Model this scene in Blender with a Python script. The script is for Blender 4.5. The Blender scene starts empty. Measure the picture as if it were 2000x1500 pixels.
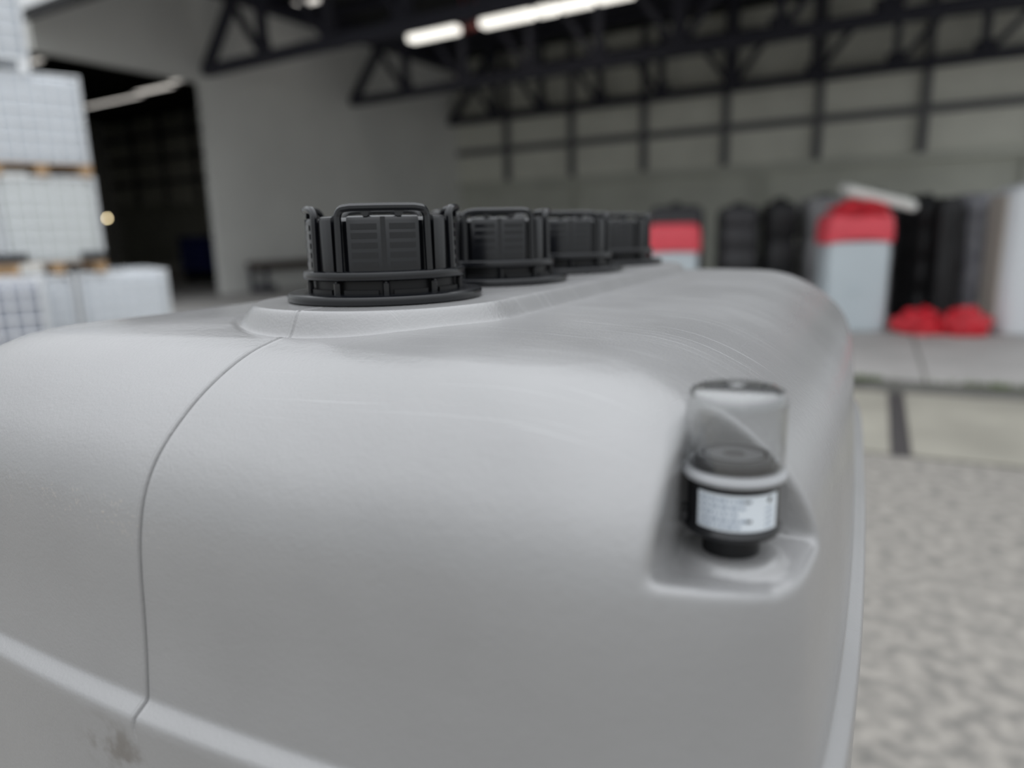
import bpy, bmesh, math, random
import numpy as np
from mathutils import Vector, Matrix, noise
R = math.radians
SC = bpy.context.scene
COL = SC.collection
random.seed(7)

# ------------------------------------------------------------------ camera
# world axes: X across the grey tank (right), Y along it (away), Z up; ground z=0
TOP = 1.506                                   # height of the tank's cap seats
cam_d = bpy.data.cameras.new('camera')
cam = bpy.data.objects.new('camera', cam_d); COL.objects.link(cam)
th, pt, rl = R(26.9), R(12.0), R(1.3)
fw = Vector((-math.sin(th)*math.cos(pt), math.cos(th)*math.cos(pt), -math.sin(pt)))
rt = Vector((math.cos(th), math.sin(th), 0))
up = rt.cross(fw)
rt2 = rt*math.cos(rl) - up*math.sin(rl); up2 = up*math.cos(rl) + rt*math.sin(rl)
m = Matrix((rt2, up2, -fw)).transposed().to_4x4()
m.translation = Vector((0.355, -0.478, TOP + 0.044))
cam.matrix_world = m
cam_d.sensor_width = 36; cam_d.lens = 25.2; cam_d.clip_start = 0.02; cam_d.clip_end = 300
cam_d.dof.use_dof = True; cam_d.dof.focus_distance = 0.47; cam_d.dof.aperture_fstop = 2.75
SC.camera = cam

# ------------------------------------------------------------------ sky and exposure
W = bpy.data.worlds.new('overcast_sky'); SC.world = W; W.use_nodes = True
nt = W.node_tree; bgn = nt.nodes['Background']
tc = nt.nodes.new('ShaderNodeTexCoord'); sx = nt.nodes.new('ShaderNodeSeparateXYZ')
mr = nt.nodes.new('ShaderNodeValToRGB')
nt.links.new(tc.outputs['Generated'], sx.inputs[0]); nt.links.new(sx.outputs['Z'], mr.inputs[0])
mr.color_ramp.elements[0].position = 0.0; mr.color_ramp.elements[0].color = (0.57, 0.60, 0.61, 1)
mr.color_ramp.elements[1].position = 1.0; mr.color_ramp.elements[1].color = (2.25, 2.32, 2.42, 1)
el = mr.color_ramp.elements.new(0.3); el.color = (0.72, 0.75, 0.77, 1)
nt.links.new(mr.outputs[0], bgn.inputs[0]); bgn.inputs[1].default_value = 1.0
SC.view_settings.view_transform = 'Standard'; SC.view_settings.look = 'None'
SC.view_settings.gamma = 1; SC.view_settings.use_curve_mapping = False
SC.view_settings.exposure = 0.0

# ------------------------------------------------------------------ helpers
class MB:
    def __init__(s): s.v = []; s.f = []
    def add(s, vs, fs):
        o = len(s.v); s.v += [tuple(v) for v in vs]; s.f += [tuple(i+o for i in f) for f in fs]; return s
    def box(s, c, d, ax=None):
        c = Vector(c); X, Y, Z = ax if ax else (Vector((1,0,0)), Vector((0,1,0)), Vector((0,0,1)))
        h = [x/2 for x in d]
        vs = [c + X*h[0]*i + Y*h[1]*j + Z*h[2]*k for k in (-1,1) for j in (-1,1) for i in (-1,1)]
        return s.add(vs, [(0,2,3,1),(4,5,7,6),(0,1,5,4),(2,6,7,3),(0,4,6,2),(1,3,7,5)])
    def beam(s, a, b, w, h, upv=(0,0,1)):
        a = Vector(a); b = Vector(b); X = (b-a); L = X.length; X.normalize()
        Y = Vector(upv).cross(X)
        if Y.length < 1e-4: Y = Vector((1,0,0)).cross(X)
        Y.normalize(); Z = X.cross(Y)
        return s.box((a+b)/2, (L, w, h), (X, Y, Z))
    def tube(s, a, b, r, n=8, r2=None):
        a = Vector(a); b = Vector(b); X = (b-a).normalized(); r2 = r if r2 is None else r2
        Y = X.orthogonal().normalized(); Z = X.cross(Y)
        vs = []
        for p, q in ((a, r), (b, r2)):
            vs += [p + (Y*math.cos(2*math.pi*i/n) + Z*math.sin(2*math.pi*i/n))*q for i in range(n)]
        fs = [(i, (i+1) % n, n+(i+1) % n, n+i) for i in range(n)] + [tuple(range(n-1,-1,-1)), tuple(range(n, 2*n))]
        return s.add(vs, fs)
    def lathe(s, prof, n=64, c=(0,0,0)):
        # prof: list of (r,z); r==0 ends close to a point
        rings = []; vs = []; fs = []
        for r, z in prof:
            if r <= 1e-7: rings.append([len(vs)]); vs.append((c[0], c[1], c[2]+z))
            else:
                rings.append(list(range(len(vs), len(vs)+n)))
                vs += [(c[0]+r*math.cos(2*math.pi*i/n), c[1]+r*math.sin(2*math.pi*i/n), c[2]+z) for i in range(n)]
        for a, b in zip(rings, rings[1:]):
            for i in range(n):
                j = (i+1) % n
                if len(a) == 1 and len(b) == 1: break
                if len(a) == 1: fs.append((a[0], b[j], b[i]))
                elif len(b) == 1: fs.append((a[i], a[j], b[0]))
                else: fs.append((a[i], a[j], b[j], b[i]))
        return s.add(vs, fs)
    def loft(s, rings, cap=True, closed=True):
        n = len(rings[0]); vs = [p for r_ in rings for p in r_]; fs = []
        for k in range(len(rings)-1):
            for i in range(n if closed else n-1):
                j = (i+1) % n
                fs.append((k*n+i, k*n+j, (k+1)*n+j, (k+1)*n+i))
        if cap: fs += [tuple(range(n-1,-1,-1)), tuple(range((len(rings)-1)*n, len(rings)*n))]
        return s.add(vs, fs)
    def mesh(s, name, mat, smooth=False, bevel=0, segs=2, angle=35):
        me = bpy.data.meshes.new(name); me.from_pydata(s.v, [], s.f)
        bm = bmesh.new(); bm.from_mesh(me)
        if bevel:
            bmesh.ops.bevel(bm, geom=bm.edges[:], offset=bevel, segments=segs, affect='EDGES', clamp_overlap=True)
        bmesh.ops.recalc_face_normals(bm, faces=bm.faces[:])
        bm.to_mesh(me); bm.free()
        if smooth:
            me.polygons.foreach_set('use_smooth', [True]*len(me.polygons))
            try: me.set_sharp_from_angle(angle=R(angle))
            except Exception: pass
        if mat: me.materials.append(mat)
        me.update(); return me
    def build(s, name, mat, parent=None, **k):
        o = bpy.data.objects.new(name, s.mesh(name, mat, **k)); COL.objects.link(o)
        if parent: o.parent = parent
        return o

def link(name, me, parent=None, loc=None, rz=None):
    o = bpy.data.objects.new(name, me); COL.objects.link(o)
    if parent: o.parent = parent
    if loc is not None: o.location = loc
    if rz is not None: o.rotation_euler = (0, 0, rz)
    return o
def tag(o, label=None, cat=None, group=None, kind=None):
    if label: o['label'] = label
    if cat: o['category'] = cat
    if group: o['group'] = group
    if kind: o['kind'] = kind
    return o
def empty(name, loc=(0,0,0), rz=0):
    o = bpy.data.objects.new(name, None); COL.objects.link(o); o.location = loc; o.rotation_euler = (0,0,rz)
    o.empty_display_size = 0.1
    return o
def copy_tree(o, parent=None):
    c = o.copy(); COL.objects.link(c); c.parent = parent
    for ch in list(o.children): copy_tree(ch, c)
    return c

# ------------------------------------------------------------------ materials
def mat(name, col, rough=0.6, spec=0.5, metal=0, var=0.0, vscale=5, bump=0, bscale=100, coat=0, col2=None, detail=4, dist=0.001, rvar=0):
    M = bpy.data.materials.new(name); M.use_nodes = True; t = M.node_tree; b = t.nodes['Principled BSDF']
    b.inputs['Base Color'].default_value = (*col, 1); b.inputs['Roughness'].default_value = rough
    b.inputs['Specular IOR Level'].default_value = spec; b.inputs['Metallic'].default_value = metal
    if coat: b.inputs['Coat Weight'].default_value = coat
    co = t.nodes.new('ShaderNodeTexCoord')
    if var or col2:
        n = t.nodes.new('ShaderNodeTexNoise'); n.inputs['Scale'].default_value = vscale; n.inputs['Detail'].default_value = detail
        t.links.new(co.outputs['Object'], n.inputs['Vector'])
        r = t.nodes.new('ShaderNodeValToRGB')
        c2 = col2 if col2 else tuple(min(1, c*(1+var)) for c in col); c1 = col if col2 else tuple(c*(1-var) for c in col)
        r.color_ramp.elements[0].position = 0.32; r.color_ramp.elements[0].color = (*c1, 1)
        r.color_ramp.elements[1].position = 0.68; r.color_ramp.elements[1].color = (*c2, 1)
        t.links.new(n.outputs['Fac'], r.inputs[0]); t.links.new(r.outputs[0], b.inputs['Base Color'])
        if rvar:
            q = t.nodes.new('ShaderNodeMapRange'); q.inputs['To Min'].default_value = rough-rvar; q.inputs['To Max'].default_value = rough+rvar
            t.links.new(n.outputs['Fac'], q.inputs[0]); t.links.new(q.outputs[0], b.inputs['Roughness'])
    if bump:
        n = t.nodes.new('ShaderNodeTexNoise'); n.inputs['Scale'].default_value = bscale; n.inputs['Detail'].default_value = 2
        t.links.new(co.outputs['Object'], n.inputs['Vector'])
        bp = t.nodes.new('ShaderNodeBump'); bp.inputs['Strength'].default_value = bump; bp.inputs['Distance'].default_value = dist
        t.links.new(n.outputs['Fac'], bp.inputs['Height']); t.links.new(bp.outputs[0], b.inputs['Normal'])
    return M
def emit(name, col, s):
    M = bpy.data.materials.new(name); M.use_nodes = True; t = M.node_tree; b = t.nodes['Principled BSDF']
    b.inputs['Base Color'].default_value = (0.8, 0.8, 0.8, 1)
    b.inputs['Emission Color'].default_value = (*col, 1); b.inputs['Emission Strength'].default_value = s
    return M

def tank_material():
    M = bpy.data.materials.new('grey_tank_plastic'); M.use_nodes = True; t = M.node_tree; N = t.nodes; L = t.links
    b = N['Principled BSDF']; b.inputs['Specular IOR Level'].default_value = 1.0
    co = N.new('ShaderNodeTexCoord')
    def math_(op, a, c=None, d=None):
        n = N.new('ShaderNodeMath'); n.operation = op
        for i, x in enumerate((a, c, d)):
            if x is None: continue
            if isinstance(x, (int, float)): n.inputs[i].default_value = x
            else: L.new(x, n.inputs[i])
        return n.outputs[0]
    def ramp(x, a, c, inv=False):
        n = N.new('ShaderNodeMapRange'); n.interpolation_type = 'SMOOTHSTEP'
        n.inputs['From Min'].default_value = a; n.inputs['From Max'].default_value = c
        if inv: n.inputs['To Min'].default_value = 1; n.inputs['To Max'].default_value = 0
        L.new(x, n.inputs[0]); return n.outputs[0]
    def noise_(scale, vec=None, detail=3, rough=0.5):
        n = N.new('ShaderNodeTexNoise'); n.inputs['Scale'].default_value = scale; n.inputs['Detail'].default_value = detail
        n.inputs['Roughness'].default_value = rough
        L.new(vec if vec is not None else co.outputs['Object'], n.inputs['Vector']); return n.outputs['Fac']
    def mapping(rot, sc):
        n = N.new('ShaderNodeMapping'); n.inputs['Rotation'].default_value = rot; n.inputs['Scale'].default_value = sc
        L.new(co.outputs['Object'], n.inputs[0]); return n.outputs[0]
    sp = N.new('ShaderNodeSeparateXYZ'); L.new(co.outputs['Object'], sp.inputs[0])
    x, y, z = sp.outputs
    # scratches: long thin marks dragged across the top, at an angle
    top = math_('MULTIPLY', ramp(z, TOP-0.06, TOP-0.03), ramp(x, 0.02, 0.09))
    scr = noise_(1.0, mapping((0, 0, R(46)), (3.0, 520, 8)), 2, 0.6)
    s1 = math_('MULTIPLY', ramp(scr, 0.64, 0.72), top)
    scr2 = noise_(1.0, mapping((0, 0, R(30)), (8, 620, 8)), 2, 0.5)
    patch = ramp(noise_(7), 0.45, 0.62)
    s2 = math_('MULTIPLY', math_('MULTIPLY', ramp(scr2, 0.62, 0.72), top), patch)
    # rub marks on the front edge and below the ledge
    yy = ramp(y, -0.19, -0.22)
    rub = math_('MULTIPLY', ramp(x, 0.06, 0.085, True), math_('MULTIPLY', math_('MULTIPLY', ramp(noise_(260, None, 4, 0.7), 0.56, 0.68), yy),
                math_('MULTIPLY', ramp(noise_(16), 0.48, 0.6), math_('MULTIPLY', ramp(z, TOP-0.130, TOP-0.112), ramp(z, TOP-0.105, TOP-0.090, True)))))
    dx = math_('SUBTRACT', x, -0.020); dz = math_('SUBTRACT', z, TOP-0.245)
    dd = math_('SQRT', math_('ADD', math_('MULTIPLY', dx, dx), math_('MULTIPLY', math_('MULTIPLY', dz, dz), 3.0)))
    stain = math_('MULTIPLY', math_('MULTIPLY', ramp(dd, 0.010, 0.048, True), ramp(noise_(45), 0.42, 0.62)), ramp(y, -0.15, -0.2))
    base = N.new('ShaderNodeValToRGB')
    base.color_ramp.elements[0].position = 0.3; base.color_ramp.elements[0].color = (0.270, 0.268, 0.268, 1)
    base.color_ramp.elements[1].position = 0.7; base.color_ramp.elements[1].color = (0.298, 0.296, 0.296, 1)
    L.new(noise_(9), base.inputs[0])
    def mix(a, col, f, amt):
        n = N.new('ShaderNodeMix'); n.data_type = 'RGBA'
        L.new(math_('MULTIPLY', f, amt), n.inputs['Factor']); L.new(a, n.inputs['A']); n.inputs['B'].default_value = (*col, 1)
        return n.outputs['Result']
    c = mix(base.outputs[0], (0.62, 0.63, 0.63), s1, 0.55)
    c = mix(c, (0.6, 0.61, 0.61), s2, 0.4)
    c = mix(c, (0.44, 0.40, 0.35), rub, 0.5)
    c = mix(c, (0.13, 0.115, 0.10), stain, 0.75)
    L.new(c, b.inputs['Base Color'])
    ro = math_('ADD', math_('MULTIPLY', noise_(14), 0.06), 0.19)
    ro = math_('ADD', ro, math_('MULTIPLY', math_('MULTIPLY', top, ramp(patch, -2.0, 1.0)), 0.10))
    L.new(ro, b.inputs['Roughness'])
    h = math_('ADD', noise_(520, None, 2), math_('MULTIPLY', noise_(170, None, 2), 0.9))
    h = math_('ADD', h, math_('MULTIPLY', math_('ADD', s1, s2), -0.5))
    bp = N.new('ShaderNodeBump'); bp.inputs['Strength'].default_value = 0.4; bp.inputs['Distance'].default_value = 0.0005
    L.new(h, bp.inputs['Height']); L.new(bp.outputs[0], b.inputs['Normal'])
    return M

M_tank = tank_material()
M_black = mat('black_plastic', (0.0035, 0.004, 0.0058), 0.25, 0.62, var=0.2, vscale=30, bump=0.1, bscale=300, dist=0.0003)
M_blackm = mat('matt_black_plastic', (0.006, 0.006, 0.007), 0.45, 0.4)
M_disc = mat('dark_grey_plastic', (0.085, 0.085, 0.088), 0.4)
M_label = mat('label_paper', (0.74, 0.79, 0.84), 0.5)
M_ink = mat('blue_grey_ink', (0.30, 0.36, 0.44), 0.6)
M_ink2 = mat('black_ink', (0.03, 0.03, 0.03), 0.6)
M_asph = mat('worn_concrete_yard', (0.17, 0.163, 0.15), 0.9, 0.3, col2=(0.335, 0.313, 0.282), vscale=15, detail=9, bump=0.5, bscale=40, dist=0.01)
M_slab = mat('pale_concrete_slab', (0.31, 0.295, 0.25), 0.85, 0.3, var=0.16, vscale=1.4, detail=6)
M_hallf = mat('grey_hall_floor', (0.42, 0.405, 0.39), 0.7, 0.4, var=0.12, vscale=1.2, detail=5)
M_drain = mat('dark_drain_grate', (0.05, 0.045, 0.045), 0.7)
M_gut = mat('dirty_gutter_concrete', (0.115, 0.112, 0.10), 0.9, var=0.3, vscale=6)
M_wallw = mat('painted_hall_wall', (0.80, 0.80, 0.77), 0.75, 0.3, var=0.04, vscale=0.6)
M_panel = mat('greenish_wall_panel', (0.82, 0.82, 0.73), 0.7, 0.3, var=0.06, vscale=0.8)
M_lower = mat('lower_concrete_wall', (0.62, 0.63, 0.56), 0.8, 0.3, var=0.06, vscale=0.8)
M_steel = mat('dark_blue_grey_steel', (0.035, 0.035, 0.05), 0.6, 0.4)
M_post = mat('grey_steel_mullion', (0.16, 0.16, 0.165), 0.6, 0.4)
M_roof = mat('dark_roof_sheet', (0.035, 0.035, 0.036), 0.8, 0.3)
M_sky = emit('daylit_skylight_sheet', (1.0, 0.97, 0.88), 1.6)
M_sky2 = emit('dusty_skylight_sheet', (1.0, 0.95, 0.88), 1.0)
M_ibc = mat('translucent_white_plastic', (0.68, 0.72, 0.77), 0.35, 0.5, var=0.03, vscale=4)
M_ibc2 = mat('milky_white_plastic', (0.66, 0.69, 0.68), 0.35, 0.5, var=0.03, vscale=4)
M_ibc3 = mat('shade_tinted_plastic', (0.33, 0.35, 0.41), 0.4, 0.5, var=0.05, vscale=4)  # darker bluish tone puts the shade of a turned face into the colour
M_galv = mat('galvanised_steel', (0.90, 0.92, 0.94), 0.5, 0.5, 0.0)
M_wood = mat('pine_pallet_wood', (0.40, 0.26, 0.15), 0.8, 0.3, var=0.25, vscale=12)
M_woodl = mat('pale_pine_block', (0.48, 0.31, 0.17), 0.8, 0.3, var=0.15, vscale=12)
M_guard = mat('dark_corner_plastic', (0.05, 0.055, 0.06), 0.6)
M_red = mat('red_plastic_sheet', (0.62, 0.02, 0.035), 0.42, 0.5, var=0.2, vscale=5)
M_redp = mat('red_hood_plastic', (0.86, 0.09, 0.12), 0.45, 0.5, var=0.06, vscale=3)
M_tgrey = mat('pale_blue_grey_tank', (0.60, 0.67, 0.71), 0.45, 0.5, var=0.03, vscale=2)
M_tdark = mat('dark_grey_tank', (0.055, 0.055, 0.06), 0.5, 0.5, var=0.1, vscale=2)
M_tmid = mat('mid_grey_tank', (0.28, 0.28, 0.29), 0.5, 0.5, var=0.08, vscale=2)
M_tblk = mat('black_tank', (0.014, 0.014, 0.016), 0.5, 0.5, var=0.1, vscale=2)
M_twrap = mat('grey_stretch_wrap', (0.30, 0.30, 0.33), 0.3, 0.6, var=0.3, vscale=5)
M_twhite = mat('white_tank', (0.80, 0.83, 0.86), 0.4, 0.5)
M_tbeige = mat('painted_side_shade', (0.60, 0.56, 0.50), 0.5, 0.5)  # shade on the white tank's side, put into a cream colour
M_lid = mat('white_lid', (0.86, 0.87, 0.84), 0.5, 0.5)
M_blue = mat('dark_blue_plastic', (0.02, 0.03, 0.16), 0.5)
M_brown = mat('brown_board', (0.07, 0.05, 0.04), 0.8)
M_card = mat('brown_cardboard', (0.22, 0.13, 0.07), 0.85)
M_weed = mat('green_weed', (0.11, 0.16, 0.04), 0.8)
def glass_mat():
    M = bpy.data.materials.new('clear_plastic'); M.use_nodes = True; t = M.node_tree; N = t.nodes; L = t.links
    N.remove(N['Principled BSDF']); out = N['Material Output']
    tr = N.new('ShaderNodeBsdfTransparent'); tr.inputs[0].default_value = (0.965, 0.97, 0.972, 1)
    gl = N.new('ShaderNodeBsdfGlossy'); gl.inputs['Roughness'].default_value = 0.06
    lw = N.new('ShaderNodeLayerWeight'); lw.inputs[0].default_value = 0.5
    pw = N.new('ShaderNodeMath'); pw.operation = 'POWER'; pw.inputs[1].default_value = 3.6
    ma = N.new('ShaderNodeMath'); ma.operation = 'MULTIPLY_ADD'; ma.inputs[1].default_value = 0.8; ma.inputs[2].default_value = 0.09
    mx = N.new('ShaderNodeMixShader')
    L.new(lw.outputs['Facing'], pw.inputs[0]); L.new(pw.outputs[0], ma.inputs[0]); L.new(ma.outputs[0], mx.inputs[0])
    L.new(tr.outputs[0], mx.inputs[1]); L.new(gl.outputs[0], mx.inputs[2]); L.new(mx.outputs[0], out.inputs[0])
    return M
M_glass = glass_mat()
M_frost = mat('translucent_plastic_rim', (0.66, 0.67, 0.69), 0.25, 0.6)
M_frost.node_tree.nodes['Principled BSDF'].inputs['Transmission Weight'].default_value = 0.45

# ------------------------------------------------------------------ hall frame
O = Vector((-15.4, 25.44, 0))
eL = Vector((math.sin(R(2.58)), math.cos(R(2.58)), 0)); eT = Vector((math.sin(R(95.96)), math.cos(R(95.96)), 0))
UP = Vector((0, 0, 1))
nB = Vector((-eT.y, eT.x, 0))            # into the back wall
nL = Vector((eL.y, -eL.x, 0))            # from left wall into the main hall
def B(t, l, z): return O + eT*t + eL*l + UP*z
def bbox(mb, t0, t1, l0, l1, z0, z1):
    vs = [B(t, l, z) for z in (z0, z1) for l in (l0, l1) for t in (t0, t1)]
    return mb.add(vs, [(0,2,3,1),(4,5,7,6),(0,1,5,4),(2,6,7,3),(0,4,6,2),(1,3,7,5)])
T1, TL = 23.0, -26.0
ZR = 8.3                                  # roof sheet height
FL = -15.75                               # front edge of the hall

# ground -----------------------------------------------------------
g = MB(); g.box((0, 10, -0.15), (140, 130, 0.26))
floor = tag(g.build('floor', M_asph), 'worn pale concrete yard and hall floor', kind='structure')
# yard surface from the front up to the slabs
g = MB(); g.box((0, -12.6, -0.01), (60, 34.9, 0.02)); tag(g.build('yard_surface', M_asph, floor))
xs = [0.60 + 3.1*k for k in range(-7, 6)]
for i, x0 in enumerate(xs[:-1]):
    w = xs[i+1]-x0
    if abs(x0-0.60) < .01 or abs(xs[i+1]-0.60) < .01: pass
    a = x0+0.065; b = xs[i+1]-0.065
    MB().box(((a+b)/2, 5.94, -0.008+random.uniform(-.002,.002)), (b-a, 2.05, 0.02)).build('slab', M_slab, floor, bevel=0.006, segs=1)
for x0 in xs:
    MB().box((x0, 5.94, -0.015), (0.13, 2.05, 0.012)).build('drain_strip', M_drain, floor)
MB().box((-1, 7.28, -0.012), (44, 0.58, 0.02)).build('gutter', M_gut, floor)
hx = [0.88 + 2.5*k for k in range(-11, 8)]
rows = [7.59, 12.2, 16.8, 21.4, 26.1]
for i in range(len(hx)-1):
    for k in range(4):
        a, b, c, d = hx[i]+.012, hx[i+1]-.012, rows[k]+.012, rows[k+1]-.012
        MB().box(((a+b)/2, (c+d)/2, -0.008), (b-a, d-c, 0.02)).build('floor_panel', M_hallf, floor, bevel=0.004, segs=1)
MB().box((-30, 16.8, -0.012), (7, 18, 0.02)).build('floor_panel', M_hallf, floor)
w = MB()
for k in range(260):
    x = random.choice([random.gauss(0.25, .12), random.gauss(1.5, .15), random.uniform(-4, 4)]); y = 7.52+random.gauss(0, .04)
    for q in range(4):
        a = random.uniform(0, 6.28); hgt = random.uniform(.02, .06)
        p = Vector((x, y, 0)); d = Vector((math.cos(a), math.sin(a), 0))
        w.add([p-d.cross(UP)*.006, p+d.cross(UP)*.006, p+d*.03+UP*hgt], [(0,1,2)])
tag(w.build('weeds', M_weed), 'sparse green weeds growing along the gutter joint', 'weeds', kind='stuff')

# left partition wall with the tall doorway -------------------------
def wall_poly(name, mat_, pts, t0, t1, parent=None):
    n = len(pts)
    vs = [B(t0, l, z) for l, z in pts] + [B(t1, l, z) for l, z in pts]
    fs = [tuple(range(n)), tuple(range(2*n-1, n-1, -1))] + [(i, (i+1) % n, n+(i+1) % n, n+i) for i in range(n)]
    return MB().add(vs, fs).build(name, mat_, parent)
wl = wall_poly('wall_left', M_wallw, [(0.86, 0), (0.86, ZR), (-11.55, ZR), (FL, 6.16), (FL, 5.6), (-11.5, 5.6), (-11.5, 0)], -0.3, 0)
tag(wl, 'white partition wall of the hall with a tall doorway', kind='structure')
# doorway reveal on the far side and the front facade of the neighbouring hall
fb = MB(); bbox(fb, TL, -0.3, FL-.25, FL, 0, 6.1)
tag(fb.build('wall_front', M_wallw), 'front wall of the neighbouring hall', kind='structure')
fb = MB(); bbox(fb, TL-.3, TL, FL-.25, 1.1, 0, ZR); tag(fb.build('wall_end', M_wallw), 'far end wall of the neighbouring hall', kind='structure')

# back wall: lower concrete wall, framed panels above -----------------
wb = MB(); bbox(wb, TL, T1, 0.86, 1.1, 0, ZR)
wb = tag(wb.build('wall_back', M_lower), 'back wall of the hall with pale panels in a dark steel grid', kind='structure')
posts = [2.38+2.87*k for k in range(-10, 8)]
zs = [3.42, 4.72, 6.0, 7.25, ZR]
for i in range(len(posts)-1):
    for k in range(4):
        mb = MB(); bbox(mb, posts[i]+.06, posts[i+1]-.06, .78, .87, zs[k]+.05, zs[k+1]-.05)
        mb.build('panel', M_panel, wb)
for p in posts:
    mb = MB(); bbox(mb, p-.12, p+.12, .60, .86, 3.36, ZR); mb.build('post', M_post, wb)
for k, z in enumerate(zs[:-1]):
    mb = MB(); bbox(mb, TL, T1, .58, .86, z-.11, z+.11); mb.build('rail', M_post if k else M_lower, wb)
for t in [-18, -12, -6, 5.4, 12.3, 19.5]:
    mb = MB(); bbox(mb, t-.25, t-.12, .74, .87, 0, 3.32); bbox(mb, t+.12, t+.25, .74, .87, 0, 3.32); mb.build('pilaster', M_lower, wb)

# roof --------------------------------------------------------------
def roof_sheet(mb, t0, t1):
    pts = [(.9, ZR), (.9, ZR+.2), (-11.55, ZR+.2), (FL-.4, 6.2), (FL-.4, 6.0), (-11.55, ZR)]
    n = 6
    vs = [B(t0, l, z) for l, z in pts] + [B(t1, l, z) for l, z in pts]
    fs = [tuple(range(n)), tuple(range(2*n-1, n-1, -1))] + [(i, (i+1) % n, n+(i+1) % n, n+i) for i in range(n)]
    mb.add(vs, fs)
mb = MB(); roof_sheet(mb, .02, T1)
cl = tag(mb.build('ceiling', M_roof), 'dark underside of the hall roof', kind='structure')
mb = MB(); roof_sheet(mb, TL, -.32); mb.build('roof_section', M_roof, cl)
for l in (-1.3, -2.7, -7.1, -9.7):
    mb = MB(); bbox(mb, .05, T1, l-.07, l+.07, ZR-.28, ZR-.01); mb.build('purlin', M_steel, cl)
mb = MB(); bbox(mb, .01, .3, -11.5, .6, ZR-.5, ZR-.01); mb.build('eave_beam', M_steel, cl)
# translucent skylight sheets in the roof, each a panel of its own
def skylight(t0, t1, l, m_, wd=.45, lab=None, z=8.0):
    mb = MB(); bbox(mb, t0, t1, l-wd/2, l+wd/2, z, z+.04)
    e = mb.build('skylight', m_)
    fr = MB()
    for a, b in ((l-wd/2-.06, l-wd/2), (l+wd/2, l+wd/2+.06)): bbox(fr, t0-.06, t1+.06, a, b, z-.03, ZR)
    for a, b in ((t0-.06, t0), (t1, t1+.06)): bbox(fr, a, b, l-wd/2, l+wd/2, z-.03, ZR)
    fr.build('frame', M_roof, e)
    tag(e, lab, 'skylight', 'skylights in the dark roof'); return e
M_tube = emit('lit_light_diffuser', (1.0, 0.965, 0.88), 1.35)
def hall_light(t0, t1, l, lab, z=7.0):
    e = empty('ceiling_light', B((t0+t1)/2, l, z), math.atan2(eT.y, eT.x)); w_ = t1-t0
    MB().box((0, 0, .02), (w_, .34, .20)).build('diffuser', M_tube, e, bevel=.03)
    MB().box((0, 0, .15), (w_+.06, .40, .07)).build('housing', M_roof, e)
    for x_ in (-w_*.35, w_*.35): MB().tube((x_, 0, .18), (x_, 0, ZR-z), .012, 6).build('hanger', M_roof, e)
    return tag(e, lab, 'light', 'lit hall lights hanging in a row')
hall_light(3.65, 5.35, -6.98, 'leftmost lit hall light, left of the red roof pipe')
hall_light(6.15, 7.72, -6.95, 'long lit hall light just right of the red roof pipe')
hall_light(7.86, 8.42, -6.95, 'shortest lit hall light, third in the hanging row')
hall_light(8.54, 9.42, -6.98, 'fourth lit hall light, partly cut by the top edge')
hall_light(9.58, 10.5, -7.0, 'rightmost lit hall light of the row at the picture top')
skylight(.9, 1.9, -8.7, M_sky2, lab='single dim skylight at the top edge above the nearest truss')
skylight(-19.5, -14.6, -4.0, M_sky2, .35, 'long dim skylight strip inside the dark doorway')
skylight(-14.3, -11.6, -4.4, M_sky2, .45, 'brighter end of the skylight strip inside the dark doorway')
skylight(-11.2, -10.2, -4.8, M_sky2, .35, 'short dim skylight at the right end of the doorway strip')
skylight(-12.2, -11.2, -9.9, M_sky2, .3, 'small skylight under the doorway head beside the container stack')
rp = MB(); rp.tube(B(5.48, -6.9, 6.98), B(6.0, -7.1, 6.98), .09, 12)
rp.tube(B(5.48, -6.9, 6.98), B(5.48, -6.9, ZR), .03, 8); rp.tube(B(6.0, -7.1, 6.98), B(6.0, -7.1, ZR), .03, 8)
tag(rp.build('roof_pipe', mat('red_pipe_paint', (0.35, 0.06, 0.05), 0.5), smooth=True), 'short red pipe hanging under the roof between two lit hall lights', 'pipe')

# trusses -----------------------------------------------------------
def truss(l, label, full):
    e = empty('roof_truss', B(0, l, 5.86)); inv = Matrix.Translation(-e.location)
    def part(name, mb, m_=M_steel):
        mb.v = [tuple(Vector(v)-e.location) for v in mb.v]; return mb.build(name, m_, e)
    zb, zt = 5.86, 7.42
    part('bottom_chord', MB().beam(B(.1, l, zb), B(T1-.1, l, zb), .24, .26))
    part('top_chord', MB().beam(B(1.2, l, zt), B(11.3, l, zt), .2, .2))
    part('top_chord', MB().beam(B(11.3, l, zt), B(T1-.1, l, 6.75), .2, .2))
    part('end_brace', MB().beam(B(.15, l, zb), B(2.2, l, ZR-.05), .2, .24))
    if full: nodes = [2.25, 4.32, 6.7, 8.95, 11.31, 13.74, 15.9, 18.0, 20.2, 22.4]
    else: nodes = [2.45, 4.7, 7.0, 9.1, 11.3, 13.7, 15.9, 18.0, 20.2, 22.4]
    for t in nodes:
        w_ = .3 if abs(t-11.31) < .05 else .2
        part('vertical', MB().beam(B(t, l, zb), B(t, l, ZR), w_, w_, (1,0,0)))
        d = B(t, l, zb+.18); part('gusset', MB().box(d, (.5, .05, .42), (eT, nB, UP)))
    for i, t in enumerate(nodes):
        s = -1 if t < 11.2 else 1
        sides = (-1, 1) if abs(t-11.31) < .05 else (s,)
        for q in sides:
            t2 = t+q*1.15
            part('diagonal', MB().beam(B(t, l, zb), B(t2, l, zt-.02 if t2 < 11.3 else zt-(t2-11.3)*.042), .14, .15))
    return tag(e, label, 'truss', 'steel roof trusses')
truss(0, 'dark steel lattice truss along the panelled back wall', True)
truss(-5.76, 'middle dark steel truss, second from the back wall', False)
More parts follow.
